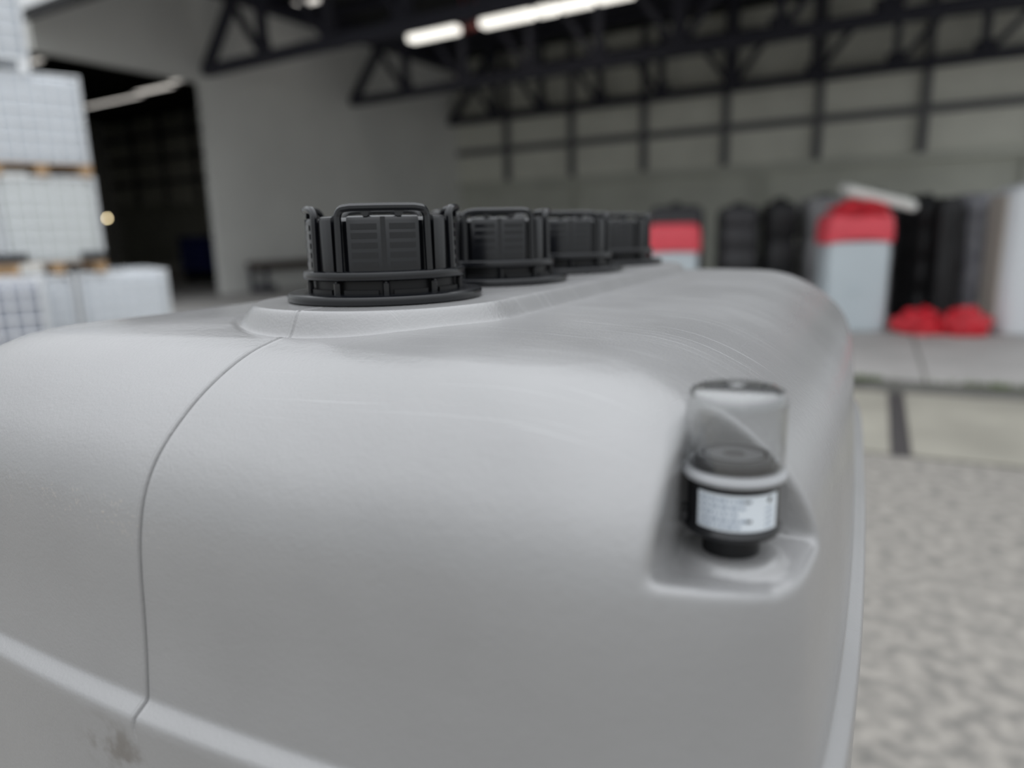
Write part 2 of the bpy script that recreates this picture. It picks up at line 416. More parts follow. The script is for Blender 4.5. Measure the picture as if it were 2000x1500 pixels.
truss(-11.46, 'nearest dark steel truss, starting above the doorway corner', False)

# ------------------------------------------------------------------ the big grey tank
def catmull(pts, per=24, closed=True):
    P = [np.array(p, float) for p in pts]; n = len(P); out = []
    for i in range(n if closed else n-1):
        p0, p1, p2, p3 = P[(i-1) % n], P[i], P[(i+1) % n], P[(i+2) % n]
        for k in range(per):
            t = k/per
            out.append(0.5*((2*p1)+(-p0+p2)*t+(2*p0-5*p1+4*p2-p3)*t*t+(-p0+3*p1-3*p2+p3)*t**3))
    return np.array(out)
SP = 0.182; REAR = 3*SP
half = [(0,-.2485),(.08,-.247),(.15,-.244),(.22,-.241),(.275,-.234),(.313,-.217),(.337,-.188),(.348,-.150),(.353,-.05),(.354,.09),(.352,.25),
        (.349,.36),(.345,.50),(.340,.62),(.332,.70),(.312,.755),(.27,.78),(.15,.792)]
ctrl = half + [(0,.796)] + [(-x, y) for x, y in reversed(half[1:])]
fine = catmull(ctrl, 60)
def build_tank():
    # arc-length resampling with a dense corner and a dense centre line
    d = np.r_[0, np.cumsum(np.linalg.norm(np.diff(np.vstack([fine, fine[:1]]), axis=0), axis=1))]; Ltot = d[-1]
    F2 = np.vstack([fine, fine[:1]])
    def at(s): return np.array([np.interp(s, d, F2[:,0]), np.interp(s, d, F2[:,1])]).T
    s = 0; S = []
    while s < Ltot-1e-5:
        S.append(s); p = at(np.array([s]))[0]
        near0 = min(s, Ltot-s)
        if near0 < .005: st = .0005
        elif near0 < .012: st = .0015
        elif p[0] > .2 and p[1] < .02: st = .0017
        elif p[0] > .15 and p[1] < .08: st = .004
        elif abs(p[0]) < .012: st = .002
        else: st = .0085
        s += st
    S = np.array(S); P = at(S); n = len(S)
    Mx = np.zeros(n); My = np.clip(P[:,1], 0.0, REAR); Mp = np.stack([Mx, My], 1)
    Dv = Mp-P; D = np.linalg.norm(Dv, axis=1); dirn = Dv/D[:,None]
    # cross-section of the shell: inset -> height
    prof = np.array([(0,-.21),(.0025,-.187),(.0045,-.163),(.006,-.139),(.0085,-.117),(.0135,-.097),(.0215,-.081),(.034,-.0665),(.0555,-.0495),
                     (.0785,-.0365),(.100,-.028),(.118,-.0238),(.124,-.0228)])
    pc = catmull(prof, 20, closed=False)
    pc = np.vstack([prof[:1]+(pc[:20]-prof[:1])*0+np.linspace(0,1,20)[:,None]*(prof[1]-prof[0]), pc[20:-20], prof[-2:]])
    pd = np.r_[0, np.cumsum(np.linalg.norm(np.diff(pc, axis=0), axis=1))]
    srows = np.arange(0, pd[-1], .0024)
    ins = np.interp(srows, pd, pc[:,0]); zz = np.interp(srows, pd, pc[:,1])
    rings = []
    # below the ledge (outset), going up
    low = [(.06,-1.505),(.03,-1.50),(.008,-1.48),(-.004,-1.44),(-.010,-1.36),(-.010,-1.10),(-.010,-1.02),(-.004,-1.005),(.006,-.995),(.006,-.96),(-.004,-.95),(-.010,-.935),
           (-.010,-.62),(-.004,-.605),(.006,-.595),(.006,-.56),(-.004,-.55),(-.010,-.535),(-.010,-.40),(-.0105,-.30),(-.0105,-.26),(-.0105,-.235),(-.0108,-.226),(-.0106,-.2215),
           (-.0098,-.2190),(-.0085,-.2178),(-.0060,-.2163),(-.0035,-.2148),(-.0015,-.2135),(-.0004,-.2122)]
    for a, z in low:
        rings.append(np.c_[P+dirn*a, np.full(n, z)])
    for a, z in zip(ins, zz): rings.append(np.c_[P+dirn*a, np.full(n, z)])
    # remaining part of the top: straight lines to the centre, with the raised stadium plinth
    def ztop(dl): # gentle crown
        return np.interp(dl, [.124,.14,.187,.26,.40], [-.0228,-.0215,-.0190,-.0172,-.0168])
    rr = np.r_[np.linspace(1, 0, 7)[1:-1]]
    r0 = D-.124; rin = .1235
    for f in rr:
        r = rin+(r0-rin)*f; dl = D-r
        rings.append(np.c_[P+dirn*dl[:,None], ztop(dl)])
    def ss(x, a, b):
        t = np.clip((x-a)/(b-a), 0, 1); return t*t*(3-2*t)
    for r in np.r_[np.arange(.1225, .094, -.0011), np.arange(.0925, .012, -.010), .004]:
        rr_ = np.minimum(r, D-.124+1e-9) if False else np.full(n, r)
        dl = D-rr_
        z = ztop(dl)
        # narrow trench then fillet then flat plinth top
        z = z - .0016*np.exp(-((rr_-.1150)/.0035)**2)
        k = ss(rr_, .1135, .1015)
        z = z*(1-k) + (-.0062)*k
        rings.append(np.c_[P+dirn*dl[:,None], z])
    V = np.vstack(rings); nr = len(rings)
    # moulding seam on the centre plane: thin bead between two fine grooves
    Vg = V.reshape(nr, n, 3)
    x = V[:,0]
    e = np.zeros(len(V))
    prof_s = lambda x: -.0026*np.exp(-((x-.0006)/.00085)**2) + .0007*np.exp(-((x+.0016)/.0008)**2) + .0004*np.exp(-((x-.0030)/.0010)**2)
    # normals of the undeformed grid
    tu = np.roll(Vg, -1, 1)-np.roll(Vg, 1, 1); tv = np.gradient(Vg, axis=0)
    Nn = np.cross(tu, tv); Nn /= np.linalg.norm(Nn, axis=2, keepdims=True)+1e-12
    Nn = Nn.reshape(-1, 3)
    sel = (np.abs(x) < .006) & (V[:,2] > -.222)
    rad = np.hypot(V[:,0], V[:,1]-np.clip(V[:,1], 0, REAR))
    fade = np.clip((rad-.07)/.02, 0, 1)*np.where((rad < .116) & (V[:,2] > -.05), .45, 1)
    V = V + Nn*(prof_s(x)*sel*fade)[:,None]
    # niche pressed into the front right corner for the vent
    c0 = np.array([.305, -.155])
    def smax(a, b, k):
        h = np.clip(.5+.5*(a-b)/k, 0, 1); return b*(1-h)+a*h + k*h*(1-h)
    def niche(p):
        g1 = .2815+.02*(p[:,2]+.104) - p[:,0]
        g2 = p[:,1]-(-.122+.0*(p[:,2]+.106))
        q = np.hypot(p[:,0]-c0[0], p[:,1]-c0[1])
        fl = -.107+.0045*(1-ss(q, .020, .026)) + .32*np.maximum(0, -.182-p[:,1])
        g3 = fl-p[:,2]
        return smax(smax(g1, g2, .022), g3, .006)
    dr = np.array([-.5, .5, -.72]); dr /= np.linalg.norm(dr)
    idx = np.where((V[:,0] > .22) & (V[:,1] < -.02) & (V[:,2] > -.17))[0]
    p0 = V[idx]; cn = np.maximum(.15, np.abs(Nn[idx]@dr))
    def Fv(t): 
        p = p0+dr*t[:,None]; return smax(-t*cn, -niche(p), .0042) - .00225*0
    off = .00225
    t = np.full(len(idx), -.003); done = np.zeros(len(idx), bool); lo = t.copy(); hi = t.copy()
    for k in range(400):
        tn = -.003+k*.0005
        fv = Fv(np.full(len(idx), tn))
        newly = (~done) & (fv <= 0); hi[newly] = tn; lo[newly] = tn-.0005; done |= newly
    for k in range(14):
        mid = (lo+hi)/2; fv = Fv(mid); pos = fv > 0
        lo = np.where(pos, mid, lo); hi = np.where(pos, hi, mid)
    t = np.where(done, (lo+hi)/2, 0); t = np.where(np.abs(t) < .00002, 0, t)
    V[idx] = p0+dr*t[:,None]
    V[:,2] += TOP
    fs = []
    I = np.arange(n); J = (I+1) % n
    for k in range(nr-1):
        q = np.stack([k*n+I, k*n+J, (k+1)*n+J, (k+1)*n+I], 1); fs.append(q)
    fs = np.vstack(fs).tolist()
    me = bpy.data.meshes.new('tank_shell')
    fs.append(list(range(n-1, -1, -1)))
    me.from_pydata(V.tolist(), [], fs)
    me.polygons.foreach_set('use_smooth', [True]*len(me.polygons)); me.materials.append(M_tank); me.update()
    return me
tank = tag(link('storage_tank', build_tank()), 'large grey plastic storage tank with four black screw caps on top', 'tank')

# ------------------------------------------------------------------ screw caps
def arc_box(mb, r0, r1, a0, a1, z0, z1, n=8):
    rings = []
    for i in range(n+1):
        a = a0+(a1-a0)*i/n; c, s = math.cos(a), math.sin(a)
        rings.append([(r0*c, r0*s, z0), (r1*c, r1*s, z0), (r1*c, r1*s, z1), (r0*c, r0*s, z1)])
    return mb.loft(rings)
def sweep(mb, path, w, h, outs):
    # rectangular section: w along the path's side, h along the outward direction
    rings = []
    for i, p in enumerate(path):
        a = path[max(0, i-1)]; b = path[min(len(path)-1, i+1)]
        T = (b-a).normalized(); N_ = outs[i]; N_ = (N_-T*N_.dot(T)).normalized(); S_ = T.cross(N_)
        c = .32
        sec = []
        for sx_, sy_ in ((-1,-1+c*2),(-1+c*2,-1),(1-c*2,-1),(1,-1+c*2),(1,1-c*2),(1-c*2,1),(-1+c*2,1),(-1,1-c*2)):
            sec.append(p+S_*(sx_*w/2)+N_*(sy_*h/2))
        rings.append(sec)
    return mb.loft(rings)
def make_cap():
    e = empty('filler_cap', (0, 0, 0))
    MB().lathe([(0,-.0062),(.0755,-.0062),(.0772,-.0052),(.0775,-.0030),(.0775,-.0010),(.0766,.0004),(.0745,.0012),(.066,.0014),(.063,.0012),(.0575,.0016),(0,.0016)], 96).build('flange', M_black, e, smooth=True)
    # scalloped webs on the flange between the bolts
    sc = MB()
    for k in range(10):
        a = 2*math.pi*(k+.5)/10
        arc_box(sc, .054, .0605, a-.22, a+.22, .0014, .0042, 6)
    sc.build('scalloped_ring', M_blackm, e, smooth=True)
    MB().lathe([(0,.001),(.0570,.001),(.0570,.0115),(0,.0115)], 72).build('neck', M_blackm, e, smooth=True)
    bolt = MB(); bolt.tube((0,0,.001), (0,0,.0092), .0026, 8); bolt.lathe([(0,.0092-.001),(.0022,.0086),(.0026,.0098),(.0018,.0112),(0,.0116)], 10)
    bm_ = bolt.mesh('bolt', M_black, smooth=True)
    for k in range(10):
        a = 2*math.pi*k/10
        link('bolt', bm_, e, (.0605*math.cos(a), .0605*math.sin(a), 0))
    MB().lathe([(0,.0108),(.0625,.0108),(.0638,.0116),(.0642,.0128),(.0642,.0160),(.0636,.0172),(.0620,.0180),(.056,.0180),(0,.0180)], 96).build('collar', M_black, e, smooth=True)
    body = MB(); body.lathe([(0,.0178),(.0552,.0178),(.0552,.050),(.0546,.0540),(.0525,.0562),(.049,.0570),(.044,.0566),(.040,.0540),(.0,.0538)], 96)
    body.build('cap_body', M_black, e, smooth=True)
    def pad(mb, r, a0, a1, zt, n=8):
        rings = []
        for i in range(n+1):
            a = a0+(a1-a0)*i/n; c, s_ = math.cos(a), math.sin(a)
            dr_ = .0006 if i in (0, n) else 0
            rings.append([(q*c, q*s_, z) for q, z in ((.053,.0178),(r-dr_,.0178),(r-dr_,zt-.0035),(r-.0012,zt-.0011),(r-.0040,zt),(.053,zt))])
        return mb.loft(rings)
    kn = MB(); pad(kn, .0596, -.455, .455, .0578, 14); fm = kn.mesh('face_panel', M_black, smooth=True, angle=30)
    kp = MB(); pad(kp, .0601, math.pi/4-.105, math.pi/4+.105, .0580, 5); pm = kp.mesh('corner_pad', M_black, smooth=True, angle=30)
    rd = MB(); arc_box(rd, .058, .0600, -.03, .03, .018, .0568, 4)
    for z in (.0205, .0275, .0345, .0415, .0480):
        for s in (-1, 1):
            lo, hi = sorted((s*.075, s*.40))
            arc_box(rd, .058, .0600, lo, hi, z, z+.0040, 6)
    rm = rd.mesh('ridges', M_black, smooth=True, angle=30)
    for q in range(4):
        fo = link('face_panel', fm, e, None, q*math.pi/2)
        tag(link('ridges', rm, fo), kind='stuff')
        link('corner_pad', pm, e, None, q*math.pi/2)
    lp = MB(); path = []; outs = []
    A = .57; rv = .0603
    def pt(a, z, r): return Vector((r*math.cos(a), r*math.sin(a), z))
    da = .075
    for z in np.linspace(.0178, .0565, 8): path.append(pt(-A, z, rv-(z-.018)*.02)); outs.append(Vector((math.cos(A), -math.sin(A), 0)))
    for k in range(1, 6):
        ph = k/5*math.pi/2; a = -A+.10*(1-math.cos(ph)); z = .0565+.0065*math.sin(ph)
        path.append(pt(a, z, .0592)); outs.append(Vector((math.cos(a), math.sin(a), 0)))
    for a in np.linspace(-A+.10, A-.10, 12)[1:-1]: path.append(pt(a, .0636, .0590)); outs.append(Vector((math.cos(a), math.sin(a), 0)))
    left = list(zip(path, outs))
    for k in range(5, 0, -1):
        ph = k/5*math.pi/2; a = A-.10*(1-math.cos(ph)); z = .0565+.0065*math.sin(ph)
        path.append(pt(a, z, .0592)); outs.append(Vector((math.cos(a), math.sin(a), 0)))
    for z in np.linspace(.0565, .0178, 8): path.append(pt(A, z, rv-(z-.018)*.02)); outs.append(Vector((math.cos(A), math.sin(A), 0)))
    sweep(lp, path, .0054, .0056, outs)
    # a flat bridge from the loop to the lid and two small wedge supports
    lm = lp.mesh('grip_loop', M_black, smooth=True, angle=40)
    wd = MB()
    for s in (-1, 1):
        a = s*.21
        r0, r1 = .054, .0592
        vs = []
        for r in (r0, r1):
            for aa, z in ((a-.025, .0570), (a+.025, .0570), (a+.07, .0618), (a-.07, .0618)):
                vs.append(pt(aa, z, r))
        wd.add(vs, [(0,1,2,3),(7,6,5,4),(0,4,5,1),(1,5,6,2),(2,6,7,3),(3,7,4,0)])
    wm = wd.mesh('wedge_support', M_black)
    for q in range(4):
        o = link('grip_loop', lm, e, None, q*math.pi/2)
        link('wedge_support', wm, o)
    return e
cap0 = make_cap()
cap_labels = ['black ribbed screw cap nearest the camera, foremost on the grey tank',
              'second black screw cap in the row, just behind the foremost one',
              'third black screw cap in the row, half hidden by the second',
              'farthest and smallest black screw cap, beside the red covered tank']
for i in range(4):
    c = cap0 if i == 0 else copy_tree(cap0)
    c.location = (0, SP*i, TOP)
    facing = math.atan2(-.478-SP*i, .355)
    c.rotation_euler = (0, 0, facing + R([0, 8, 12, 10][i]))
    tag(c, cap_labels[i], 'cap', 'screw caps on the grey tank')

# ------------------------------------------------------------------ vent with clear dome
VX, VY, VZ = .3035, -.155, TOP-.104
vent = tag(empty('vent_valve', (VX, VY, VZ)), 'small black vent with clear dome and white label in the tank corner recess', 'valve')
MB().lathe([(0,-.004),(.0128,-.004),(.0128,.0145),(0,.0145)], 48).build('stem', M_blackm, vent, smooth=True)
bd = MB(); bd.lathe([(0,.0120),(.0195,.0120),(.0212,.0128),(.0218,.0140),(.0218,.0152),(.0208,.0162),(.0205,.0170),(.0203,.0345),(.0210,.0352),(.0213,.0362),(.0213,.0375),(.0188,.0380),(.0184,.0388),(.0176,.0456),(.0168,.0464),(.0,.0464)], 72)
bd.build('valve_body', M_black, vent, smooth=True)
# ring ridges and centre hole visible through the dome
rg = MB()
for r in (.0162, .0128):
    rg.lathe([(r,.0464),(r,.0478),(r-.0014,.0478),(r-.0014,.0464)], 48)
rg.build('top_ridges', M_disc, vent, smooth=True, angle=30)
MB().lathe([(0,.0467),(.0125,.0467),(.0125,.0472),(.0050,.0472),(.0050,.0468),(0,.0468)], 48).build('top_disc', M_disc, vent, smooth=True, angle=30)
MB().lathe([(0,.0466),(.0048,.0466),(.0048,.04685),(0,.04685)], 24).build('centre_hole', M_ink2, vent)
MB().lathe([(.0193,.0405),(.0202,.0405),(.0204,.0415),(.0202,.0425),(.0193,.0425)], 64).build('seal_ring', M_disc, vent, smooth=True)
# clear dome, an open cup upside down with a thick rim
dome = [(.0209,.0425),(.0219,.0425),(.0218,.0720),(.0212,.0752),(.0198,.0774),(.0172,.0786),(.009,.0793),(.0020,.0796),(.0014,.0800),(0,.0801)]
inner = [(0,.0786),(.009,.0783),(.0168,.0777),(.0192,.0766),(.0204,.0748),(.0211,.0720),(.0211,.0425)]
MB().lathe(dome+inner[:-1]+[(.0209,.0425)], 96).build('clear_dome', M_glass, vent, smooth=True, angle=50)
MB().lathe([(.0192,.0380),(.0226,.0380),(.0232,.0386),(.0233,.0402),(.0229,.0412),(.0223,.0416),(.0221,.0428),(.0212,.0428),(.0200,.0420),(.0192,.0412),(.0192,.0380)], 96).build('dome_rim', M_frost, vent, smooth=True, angle=50)
lug = MB(); lug.box((0,0,0), (.006,.008,.009)); lo = lug.build('lug', M_black, vent, bevel=.002)
camdir = math.atan2(-.478-VY, .355-VX)
la = camdir-1.42
lo.location = (.0215*math.cos(la), .0215*math.sin(la), .0178); lo.rotation_euler = (0, 0, la)
def patch(mb, a0, a1, z0, z1, r, n=None):
    n = n or max(1, int(abs(a1-a0)/.08)+1)
    vs = []; fs = []
    for i in range(n+1):
        a = a0+(a1-a0)*i/n
        vs += [(r*math.cos(a), r*math.sin(a), z0), (r*math.cos(a), r*math.sin(a), z1)]
    for i in range(n): fs.append((2*i, 2*i+2, 2*i+3, 2*i+1))
    mb.add(vs, fs)
LR = .02062
lab = MB(); arc_box(lab, .0203, LR, camdir-.78, camdir+1.12, .0178, .0342, 24)
labo = lab.build('label', M_label, vent, smooth=True, angle=30); labo['label'] = 'white printed label wrapped around the body'
rnd = random.Random(3)
ink = MB(); blk = MB()
for k, z in enumerate((.0318, .0288, .0258, .0228, .0200)):
    a = camdir-.70; end = camdir+[.40, .30, .12, .38, .20][k]
    while a < end:
        wlen = rnd.choice((.05, .09, .13, .17)); b_ = min(end, a+wlen)
        patch(ink, a, b_, z-.0007, z+.0007, LR+.00012); a = b_+.035
patch(blk, camdir+.26, camdir+.38, .0312, .0322, LR+.00013)
patch(blk, camdir+.30, camdir+.42, .0221, .0234, LR+.00013)
# small black flame-like pictogram and faint lines under it
for (a0, a1, z0, z1) in ((.80,.90,.0305,.0312),(.79,.91,.0312,.0320),(.81,.90,.0320,.0327),(.84,.885,.0327,.0333)):
    patch(blk, camdir+a0, camdir+a1, z0, z1, LR+.00013)
for z in (.0278, .0252, .0226, .0200):
    patch(ink, camdir+.74, camdir+.98, z-.0004, z+.0004, LR+.00012)
ink.build('print_lines', M_ink, labo); blk.build('black_print', M_ink2, labo)

# ------------------------------------------------------------------ stacked containers on the left
IW, ID, IH = 1.04, 1.2, 1.16
def rrect(hx_, hy_, r, z, n=5):
    pts = []
    for cx_, cy_, a0 in ((hx_-r, hy_-r, 0), (-hx_+r, hy_-r, 90), (-hx_+r, -hy_+r, 180), (hx_-r, -hy_+r, 270)):
        for i in range(n+1):
            a = R(a0+90*i/n); pts.append((cx_+r*math.cos(a), cy_+r*math.sin(a), z))
    return pts
def make_ibc(wood, mplastic, name='liquid_container'):
    e = empty(name)
    z0 = .16
    b = MB(); rings = []
    for z, ins in ((z0+.01,.06),(z0+.03,.03),(z0+.07,.02),(1.03,.02),(1.09,.035),(1.125,.07),(1.14,.13)):
        rings.append(rrect(IW/2-ins, ID/2-ins, .09, z))
    b.loft(rings).build('bottle', mplastic, e, smooth=True, angle=40)
    cage = MB()
    hz = [.30, .45, .60, .75, .90, 1.03]
    for z in hz:
        for s in (-1, 1):
            cage.tube((-IW/2+.01, s*(ID/2-.008), z), (IW/2-.01, s*(ID/2-.008), z), .011, 6)
            cage.tube((s*(IW/2-.008), -ID/2+.01, z), (s*(IW/2-.008), ID/2-.01, z), .011, 6)
    for s in (-1, 1):
        for k in range(8):
            x = -IW/2+.03+(IW-.06)*k/7
            cage.tube((x, s*(ID/2-.006), z0), (x, s*(ID/2-.006), 1.15), .012, 6)
        for k in range(9):
            y = -ID/2+.03+(ID-.06)*k/8
            cage.tube((s*(IW/2-.006), y, z0), (s*(IW/2-.006), y, 1.15), .012, 6)
        cage.tube((-IW/2, s*(ID/2-.01), 1.15), (IW/2, s*(ID/2-.01), 1.15), .016, 6)
        cage.tube((s*(IW/2-.01), -ID/2, 1.15), (s*(IW/2-.01), ID/2, 1.15), .016, 6)
    tag(cage.build('cage', M_galv, e, smooth=True), kind='stuff')
    MB().lathe([(0,1.13),(.11,1.13),(.115,1.135),(.115,1.155),(.1,1.16),(0,1.16)], 24).build('lid', M_blackm, e)
    MB().box((0, 0, z0+.002), (IW-.01, ID-.01, .014)).build('base_tray', M_galv, e)
    p = empty('pallet'); p.parent = e
    if wood:
        for k in range(5):
            MB().box((0, -ID/2+.06+(ID-.12)*k/4, z0-.02), (IW+.02, .11, .022)).build('deck_board', M_wood, p)
        for x in (-IW/2+.06, 0, IW/2-.06):
            MB().box((x, 0, .011), (.11, ID, .022)).build('skid_board', M_wood, p)
            for y in (-ID/2+.06, 0, ID/2-.06):
                MB().box((x, y, .075), (.13, .12, .105)).build('block', M_woodl, p)
        for x in (-IW/2+.09, IW/2-.13):
            MB().box((x, -ID/2+.02, z0+.05), (.26, .07, .10)).build('corner_guard', M_guard, p)
    else:
        for x in (-IW/2+.06, 0, IW/2-.06):
            for y in (-ID/2+.06, 0, ID/2-.06):
                MB().box((x, y, .075), (.11, .11, .11)).build('block', M_galv, p)
            MB().box((x, 0, .011), (.1, ID, .022)).build('skid_rail', M_galv, p)
        MB().box((0, 0, z0-.02), (IW, ID, .022)).build('deck_sheet', M_galv, p)
    return e
HD = R(26)                                 # the row's front faces run along this heading
fx = Vector((math.sin(HD), math.cos(HD), 0)); fn = Vector((math.cos(HD), -math.sin(HD), 0))   # along the face (right, away), and towards the yard
rz = math.atan2(fx.y, fx.x)
ib_w = make_ibc(True, M_ibc2); ib_m = make_ibc(False, M_ibc2)
base = Vector((-8.37, 5.44, 0))            # foot of the right end of the upper tiers' front
placed = []
def put(src, s, z, back, label, first=False, m_=None):
    o = src if first else copy_tree(src)
    c = base + fx*(s-IW/2) - fn*(ID/2+back)
    o.location = (c.x, c.y, z); o.rotation_euler = (0, 0, rz)
    if m_:
        for ch in o.children:
            if ch.name.startswith('bottle'):
                ch.data = ch.data.copy(); ch.data.materials[0] = m_
    if z > 1.5*IH:
        for ch in list(o.children):
            for g_ in list(ch.children):
                if g_.name.startswith('corner_guard'): bpy.data.objects.remove(g_)
    tag(o, label, 'container', 'caged liquid containers stacked on the left'); return o
put(ib_w, 0, IH, 0, 'caged white container on second tier, at its right end on a wooden pallet', True)
put(ib_w, -IW-.03, IH, 0, 'caged white container on second tier, cut by the left frame edge')
put(ib_w, -.02, 2*IH, 0.0, 'caged white container on third tier, above the brown pallet', m_=M_ibc)
put(ib_w, -IW-.05, 2*IH, 0.0, 'caged white container on third tier, cut by the left frame edge', m_=M_ibc)
put(ib_m, -.50, 3*IH, 0, 'topmost caged white container, set back to the left of the stack', True, M_ibc)
put(ib_m, .70, 0, .0, 'caged white container on the ground, at the right end of the bottom tier')
put(ib_m, -.38, 0, .0, 'caged white container on the ground, second from the right end')
put(ib_m, -.81, 0, -1.25, 'ground container with shade tinted into its plastic, at the left end of the bottom tier', m_=M_ibc3)

# ------------------------------------------------------------------ tanks stored under the roof on the right
def sup(hx_, hy_, z, p=4.0, n=40):
    out = []
    for i in range(n):
        a = 2*math.pi*i/n; c, s = math.cos(a), math.sin(a)
        out.append((hx_*math.copysign(abs(c)**(2/p), c), hy_*math.copysign(abs(s)**(2/p), s), z))
    return out
def stored_tank(name, x, y, w, d, h, ang, m_, label, cat='tank', grooves=(0.33, 0.66), p=6.0, capm=M_blackm, crown=.06):
    e = empty(name, (x, y, 0), ang); b = MB(); rings = []
    zs_ = [(.0,.03),(.02,.01),(.06,0)]
    for g_ in grooves:
        zg = g_*h; zs_ += [(zg-.05,0),(zg-.03,.018),(zg+.03,.018),(zg+.05,0)]
    zs_ += [(h-.16,0),(h-.10,.012),(h-.05,.04),(h-.02,.08),(h,.16)]
    for z, ins in zs_: rings.append(sup(w/2-ins, d/2-ins, z, p))
    b.loft(rings).build('tank_body', m_, e, smooth=True, angle=50)
    for k in (-1, 1):
        c = MB().lathe([(0,h-.01),(.075,h-.01),(.075,h+.05),(.06,h+.06),(0,h+.06)], 20).build('screw_cap', capm, e, smooth=True)
        c.location = (0, k*d*.22, 0)
    tag(e, label, cat, 'storage tanks standing under the hall roof'); return e
def hood(parent, w, d, z0, z1, m_, p=6.0, arch=.08, name='red_hood'):
    # flared collar whose lower front edge arches upward
    n = 48; rings = []
    for k, (f, grow) in enumerate(((0,.035),(.15,.04),(.6,.035),(.85,.015),(.95,-.02),(1,-.08))):
        r_ = []
        for (px_, py_, _z) in sup(w/2+grow, d/2+grow, 0, p, n):
            a = arch*max(0, math.cos(px_/(w/2+.05)*math.pi/2)) if f < .3 else 0
            r_.append((px_, py_, z0+(z1-z0)*f+a*(1 if f == 0 else .75)))
        rings.append(r_)
    inner = [[(q[0]*.96, q[1]*.96, q[2]) for q in rings[0]]]
    return MB().loft(inner+rings).build(name, m_, parent, smooth=True, angle=50)
def crumple(name, sx_, sy_, sz_, m_, seed, parent=None, amp=.35, lobes=()):
    mb = MB(); nu, nv = 48, 24; rings = []
    for j in range(nv+1):
        v = -math.pi/2+math.pi*j/nv; r_ = []
        for i in range(nu):
            u = 2*math.pi*i/nu
            d_ = Vector((math.cos(u)*math.cos(v), math.sin(u)*math.cos(v), math.sin(v)))
            nz = noise.noise(d_*2.2+Vector((seed, 0, 0)))*amp + abs(noise.noise(d_*5+Vector((0, seed, 0))))*amp*.6
            q = d_*(1+nz)
            z = max(-.55, q.z)
            r_.append((q.x*sx_, q.y*sy_, (z+.55)*sz_))
        rings.append(r_)
    return mb.loft(rings).build(name, m_, parent, smooth=True, angle=40)
A17 = R(17)
# grey tank with red hood, lid thrown open
E_ = stored_tank('hooded_tank', .02, 11.42, .86, .80, 1.42, A17, M_tgrey, 'pale blue-grey tank with red hood and open white lid, standing on hall floor', grooves=(), p=7)
hood(E_, .86, .80, 1.27, 1.70, M_redp)
cr = crumple('red_liner', .36, .33, .15, M_red, 4, E_); cr.location = (.02, -.12, 1.66)
ld = MB(); ld.box((0, 0, 0), (.98, .62, .13)); ldo = ld.build('open_lid', M_lid, E_, bevel=.03); ldo.location = (.30, .06, 1.93); ldo.rotation_euler = (R(9), R(15), 0)
ldo['label'] = 'white open lid'
sw = MB().box((.435, 0, .7), (.02, .6, 1.05)).build('side_tone_panel', M_tmid, E_, bevel=.008); sw['label'] = 'dark grey side panel'
bd = MB().lathe([(0,0),(.06,0),(.066,.008),(.066,.012),(0,.014)], 24).build('round_boss', M_tgrey, E_, smooth=True); bd.location = (0, -.405, .62); bd.rotation_euler = (R(90), 0, 0)
# red hooded tank behind the caps
A_ = stored_tank('hooded_tank', -2.62, 11.25, .78, .7, 1.30, A17, M_tgrey, 'smaller grey tank with red hood, just right of the farthest screw cap', grooves=(), p=7)
hood(A_, .78, .70, 1.16, 1.62, M_redp, arch=.05)
# dark tanks between and behind
stored_tank('plain_tank', -2.95, 12.7, .95, .9, 1.93, A17, M_tdark, 'dark grey tank behind the smaller red hooded tank')
stored_tank('plain_tank', -1.90, 12.95, .66, 1.1, 1.90, A17, M_tdark, 'dark grey ribbed tank standing right of the smaller red hooded tank', grooves=(.2,.4,.6,.8))
stored_tank('plain_tank', -1.20, 12.75, .46, 1.0, 1.95, A17, M_tblk, 'black tank between the dark ribbed tank and the mid grey tank')
stored_tank('plain_tank', -.52, 13.15, .74, 1.0, 2.0, A17, M_tmid, 'mid grey tank partly hidden behind the red hooded tank with open lid')
stored_tank('plain_tank', .25, 13.6, .74, 1.0, 2.02, A17, M_tdark, 'dark grey tank whose top shows above the open white lid')
stored_tank('plain_tank', .92, 12.78, .36, 1.0, 1.92, A17, M_tblk, 'black tank right of the red hooded tank with open lid', grooves=(.25,.5,.75))
# wrapped tank and folded dark liner
def wrapped(name, x, y, w, d, h, m_, seed, label, cat):
    mb = MB(); rings = []
    for j in range(26):
        z = h*j/25; r_ = []
        for (px_, py_, _z) in sup(w/2, d/2, z, 5, 64):
            q = 1+.10*noise.noise(Vector((px_*9, py_*9, z*1.2+seed)))+.05*noise.noise(Vector((px_*20, py_*20, z*3+seed)))
            t_ = 1-.25*max(0, (z-h*.92)/(h*.08))
            r_.append((px_*q*t_, py_*q*t_, z))
        rings.append(r_)
    o = mb.loft(rings).build(name, m_, smooth=True, angle=60); o.location = (x, y, 0); o.rotation_euler = (0, 0, A17)
    return tag(o, label, cat, 'storage tanks standing under the hall roof')
wrapped('wrapped_tank', 1.62, 12.74, .46, .9, 1.95, M_twrap, 3, 'grey tank in crinkled stretch wrap left of the white tank', 'tank')
wrapped('folded_liner', 1.24, 12.08, .34, .4, 1.90, M_tblk, 9, 'crumpled upright black liner left of the wrapped grey tank', 'liner')
G_ = stored_tank('white_tank', 2.31, 11.85, 1.0, 1.0, 2.02, R(11), M_twhite, 'tall rounded white tank with painted side shade at the right frame edge', grooves=(), p=4.5)
sp_ = MB(); rings = []
for z, ins in ((.08,.03),(.14,.0),(1.8,.0),(1.9,.04)):
    rings.append([(-.5+ins*.5-.012, -.30+ins, z), (-.5+ins*.5-.012, .40-ins, z), (-.47, .40-ins, z), (-.47, -.30+ins, z)])
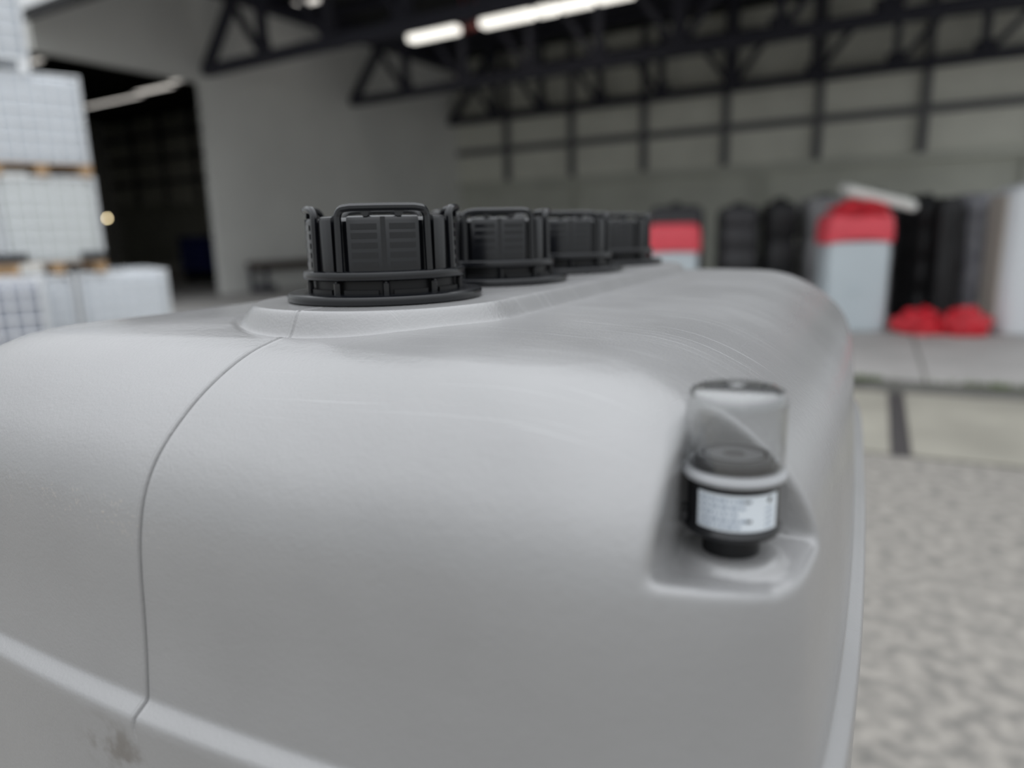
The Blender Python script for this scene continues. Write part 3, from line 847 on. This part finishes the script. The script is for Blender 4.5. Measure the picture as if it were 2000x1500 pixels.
o = sp_.loft(rings).build('side_tone_panel', M_tbeige, G_); o['label'] = 'cream sheet painting the shade on the left side'  # added sheet, its cream stands for the white tank's shaded left side
r1 = crumple('crumpled_cover', .30, .24, .22, M_red, 11); r1.location = (.95, 11.22, .0)
tag(r1, 'left heap of crumpled red plastic on the floor beside the hooded tank', 'cover', 'red covers on the floor')
r2 = crumple('crumpled_cover', .29, .22, .24, M_red, 23); r2.location = (1.51, 11.2, .0)
tag(r2, 'right heap of crumpled red plastic on the floor beside the white tank', 'cover', 'red covers on the floor')

# ------------------------------------------------------------------ bench at the left wall and things in the dark hall
bn = empty('work_bench', B(.5, -9.3, 0)); bn.rotation_euler = (0, 0, math.atan2(eL.y, eL.x))
MB().box((0, 0, .80), (2.9, .75, .12)).build('bench_top', M_brown, bn, bevel=.01)
MB().box((0, .1, .68), (2.6, .5, .1)).build('apron', M_brown, bn)
for x in (-1.35, 1.3):
    for y in (-.28, .28): MB().box((x, y, .37), (.1, .1, .74)).build('leg', M_steel, bn)
MB().box((-1.15, 0, .1), (.45, .5, .2)).build('foot_block', M_steel, bn, bevel=.02)
tag(bn, 'dark brown work bench standing against the white partition wall', 'bench')
rk = empty('storage_rack', B(-5.2, -3.2, 0))
for x in (-1.3, 0, 1.3):
    for y in (-.4, .4): MB().box((x, y, 1.9), (.09, .09, 3.8)).build('upright', M_steel, rk)
for z in (.15, 1.3, 2.5, 3.7): MB().box((0, 0, z), (2.7, .9, .06)).build('shelf', M_steel, rk)
tag(rk, 'dark steel storage rack standing inside the neighbouring hall', 'rack')
def carton(t, l, z, s, m_, label, group=None):
    o = MB().box((0, 0, s[2]/2), s).build('carton', m_, bevel=.01); o.location = B(t, l, z); MB().box((0, 0, s[2]), (s[0]*.98, .06, .006)).build('tape', M_brown, o)
    return tag(o, label, 'box', group)
carton(-5.9, -3.2, 1.33, (.9, .7, .7), M_card, 'brown carton on the middle shelf of the dark rack', 'cartons on the rack')
carton(-4.5, -3.2, .18, (.9, .7, .8), M_card, 'brown carton on the lowest shelf of the dark rack', 'cartons on the rack')
carton(-5.0, -3.2, 2.53, (1.2, .7, .6), M_card, 'wide brown carton on the upper shelf of the dark rack', 'cartons on the rack')
bl = empty('plastic_crate', B(-6.6, -7.2, 0))
MB().box((0, 0, .95), (1.5, 1.2, 1.2)).build('crate_body', M_blue, bl, bevel=.05)
MB().box((0, 0, 1.58), (1.56, 1.26, .08)).build('lid', M_blue, bl, bevel=.02)
for x in (-.6, .6): MB().box((x, 0, .18), (.15, 1.1, .35)).build('skid', M_blackm, bl)
tag(bl, 'dark blue plastic crate standing in the neighbouring hall', 'crate')
# small warm lamp far inside
lpz = B(-9.6, -9.2, 0)
le = empty('work_lamp', lpz)
MB().tube((0,0,2.40), (0,0,ZR), .006, 6).build('cable', M_blackm, le)
MB().lathe([(0,2.32),(.035,2.34),(.05,2.37),(.035,2.40),(0,2.42)], 16).build('bulb', emit('warm_bulb', (1, .82, .5), 14), le, smooth=True)
tag(le, 'small warm lamp glowing in the dark doorway beside the containers', 'lamp')
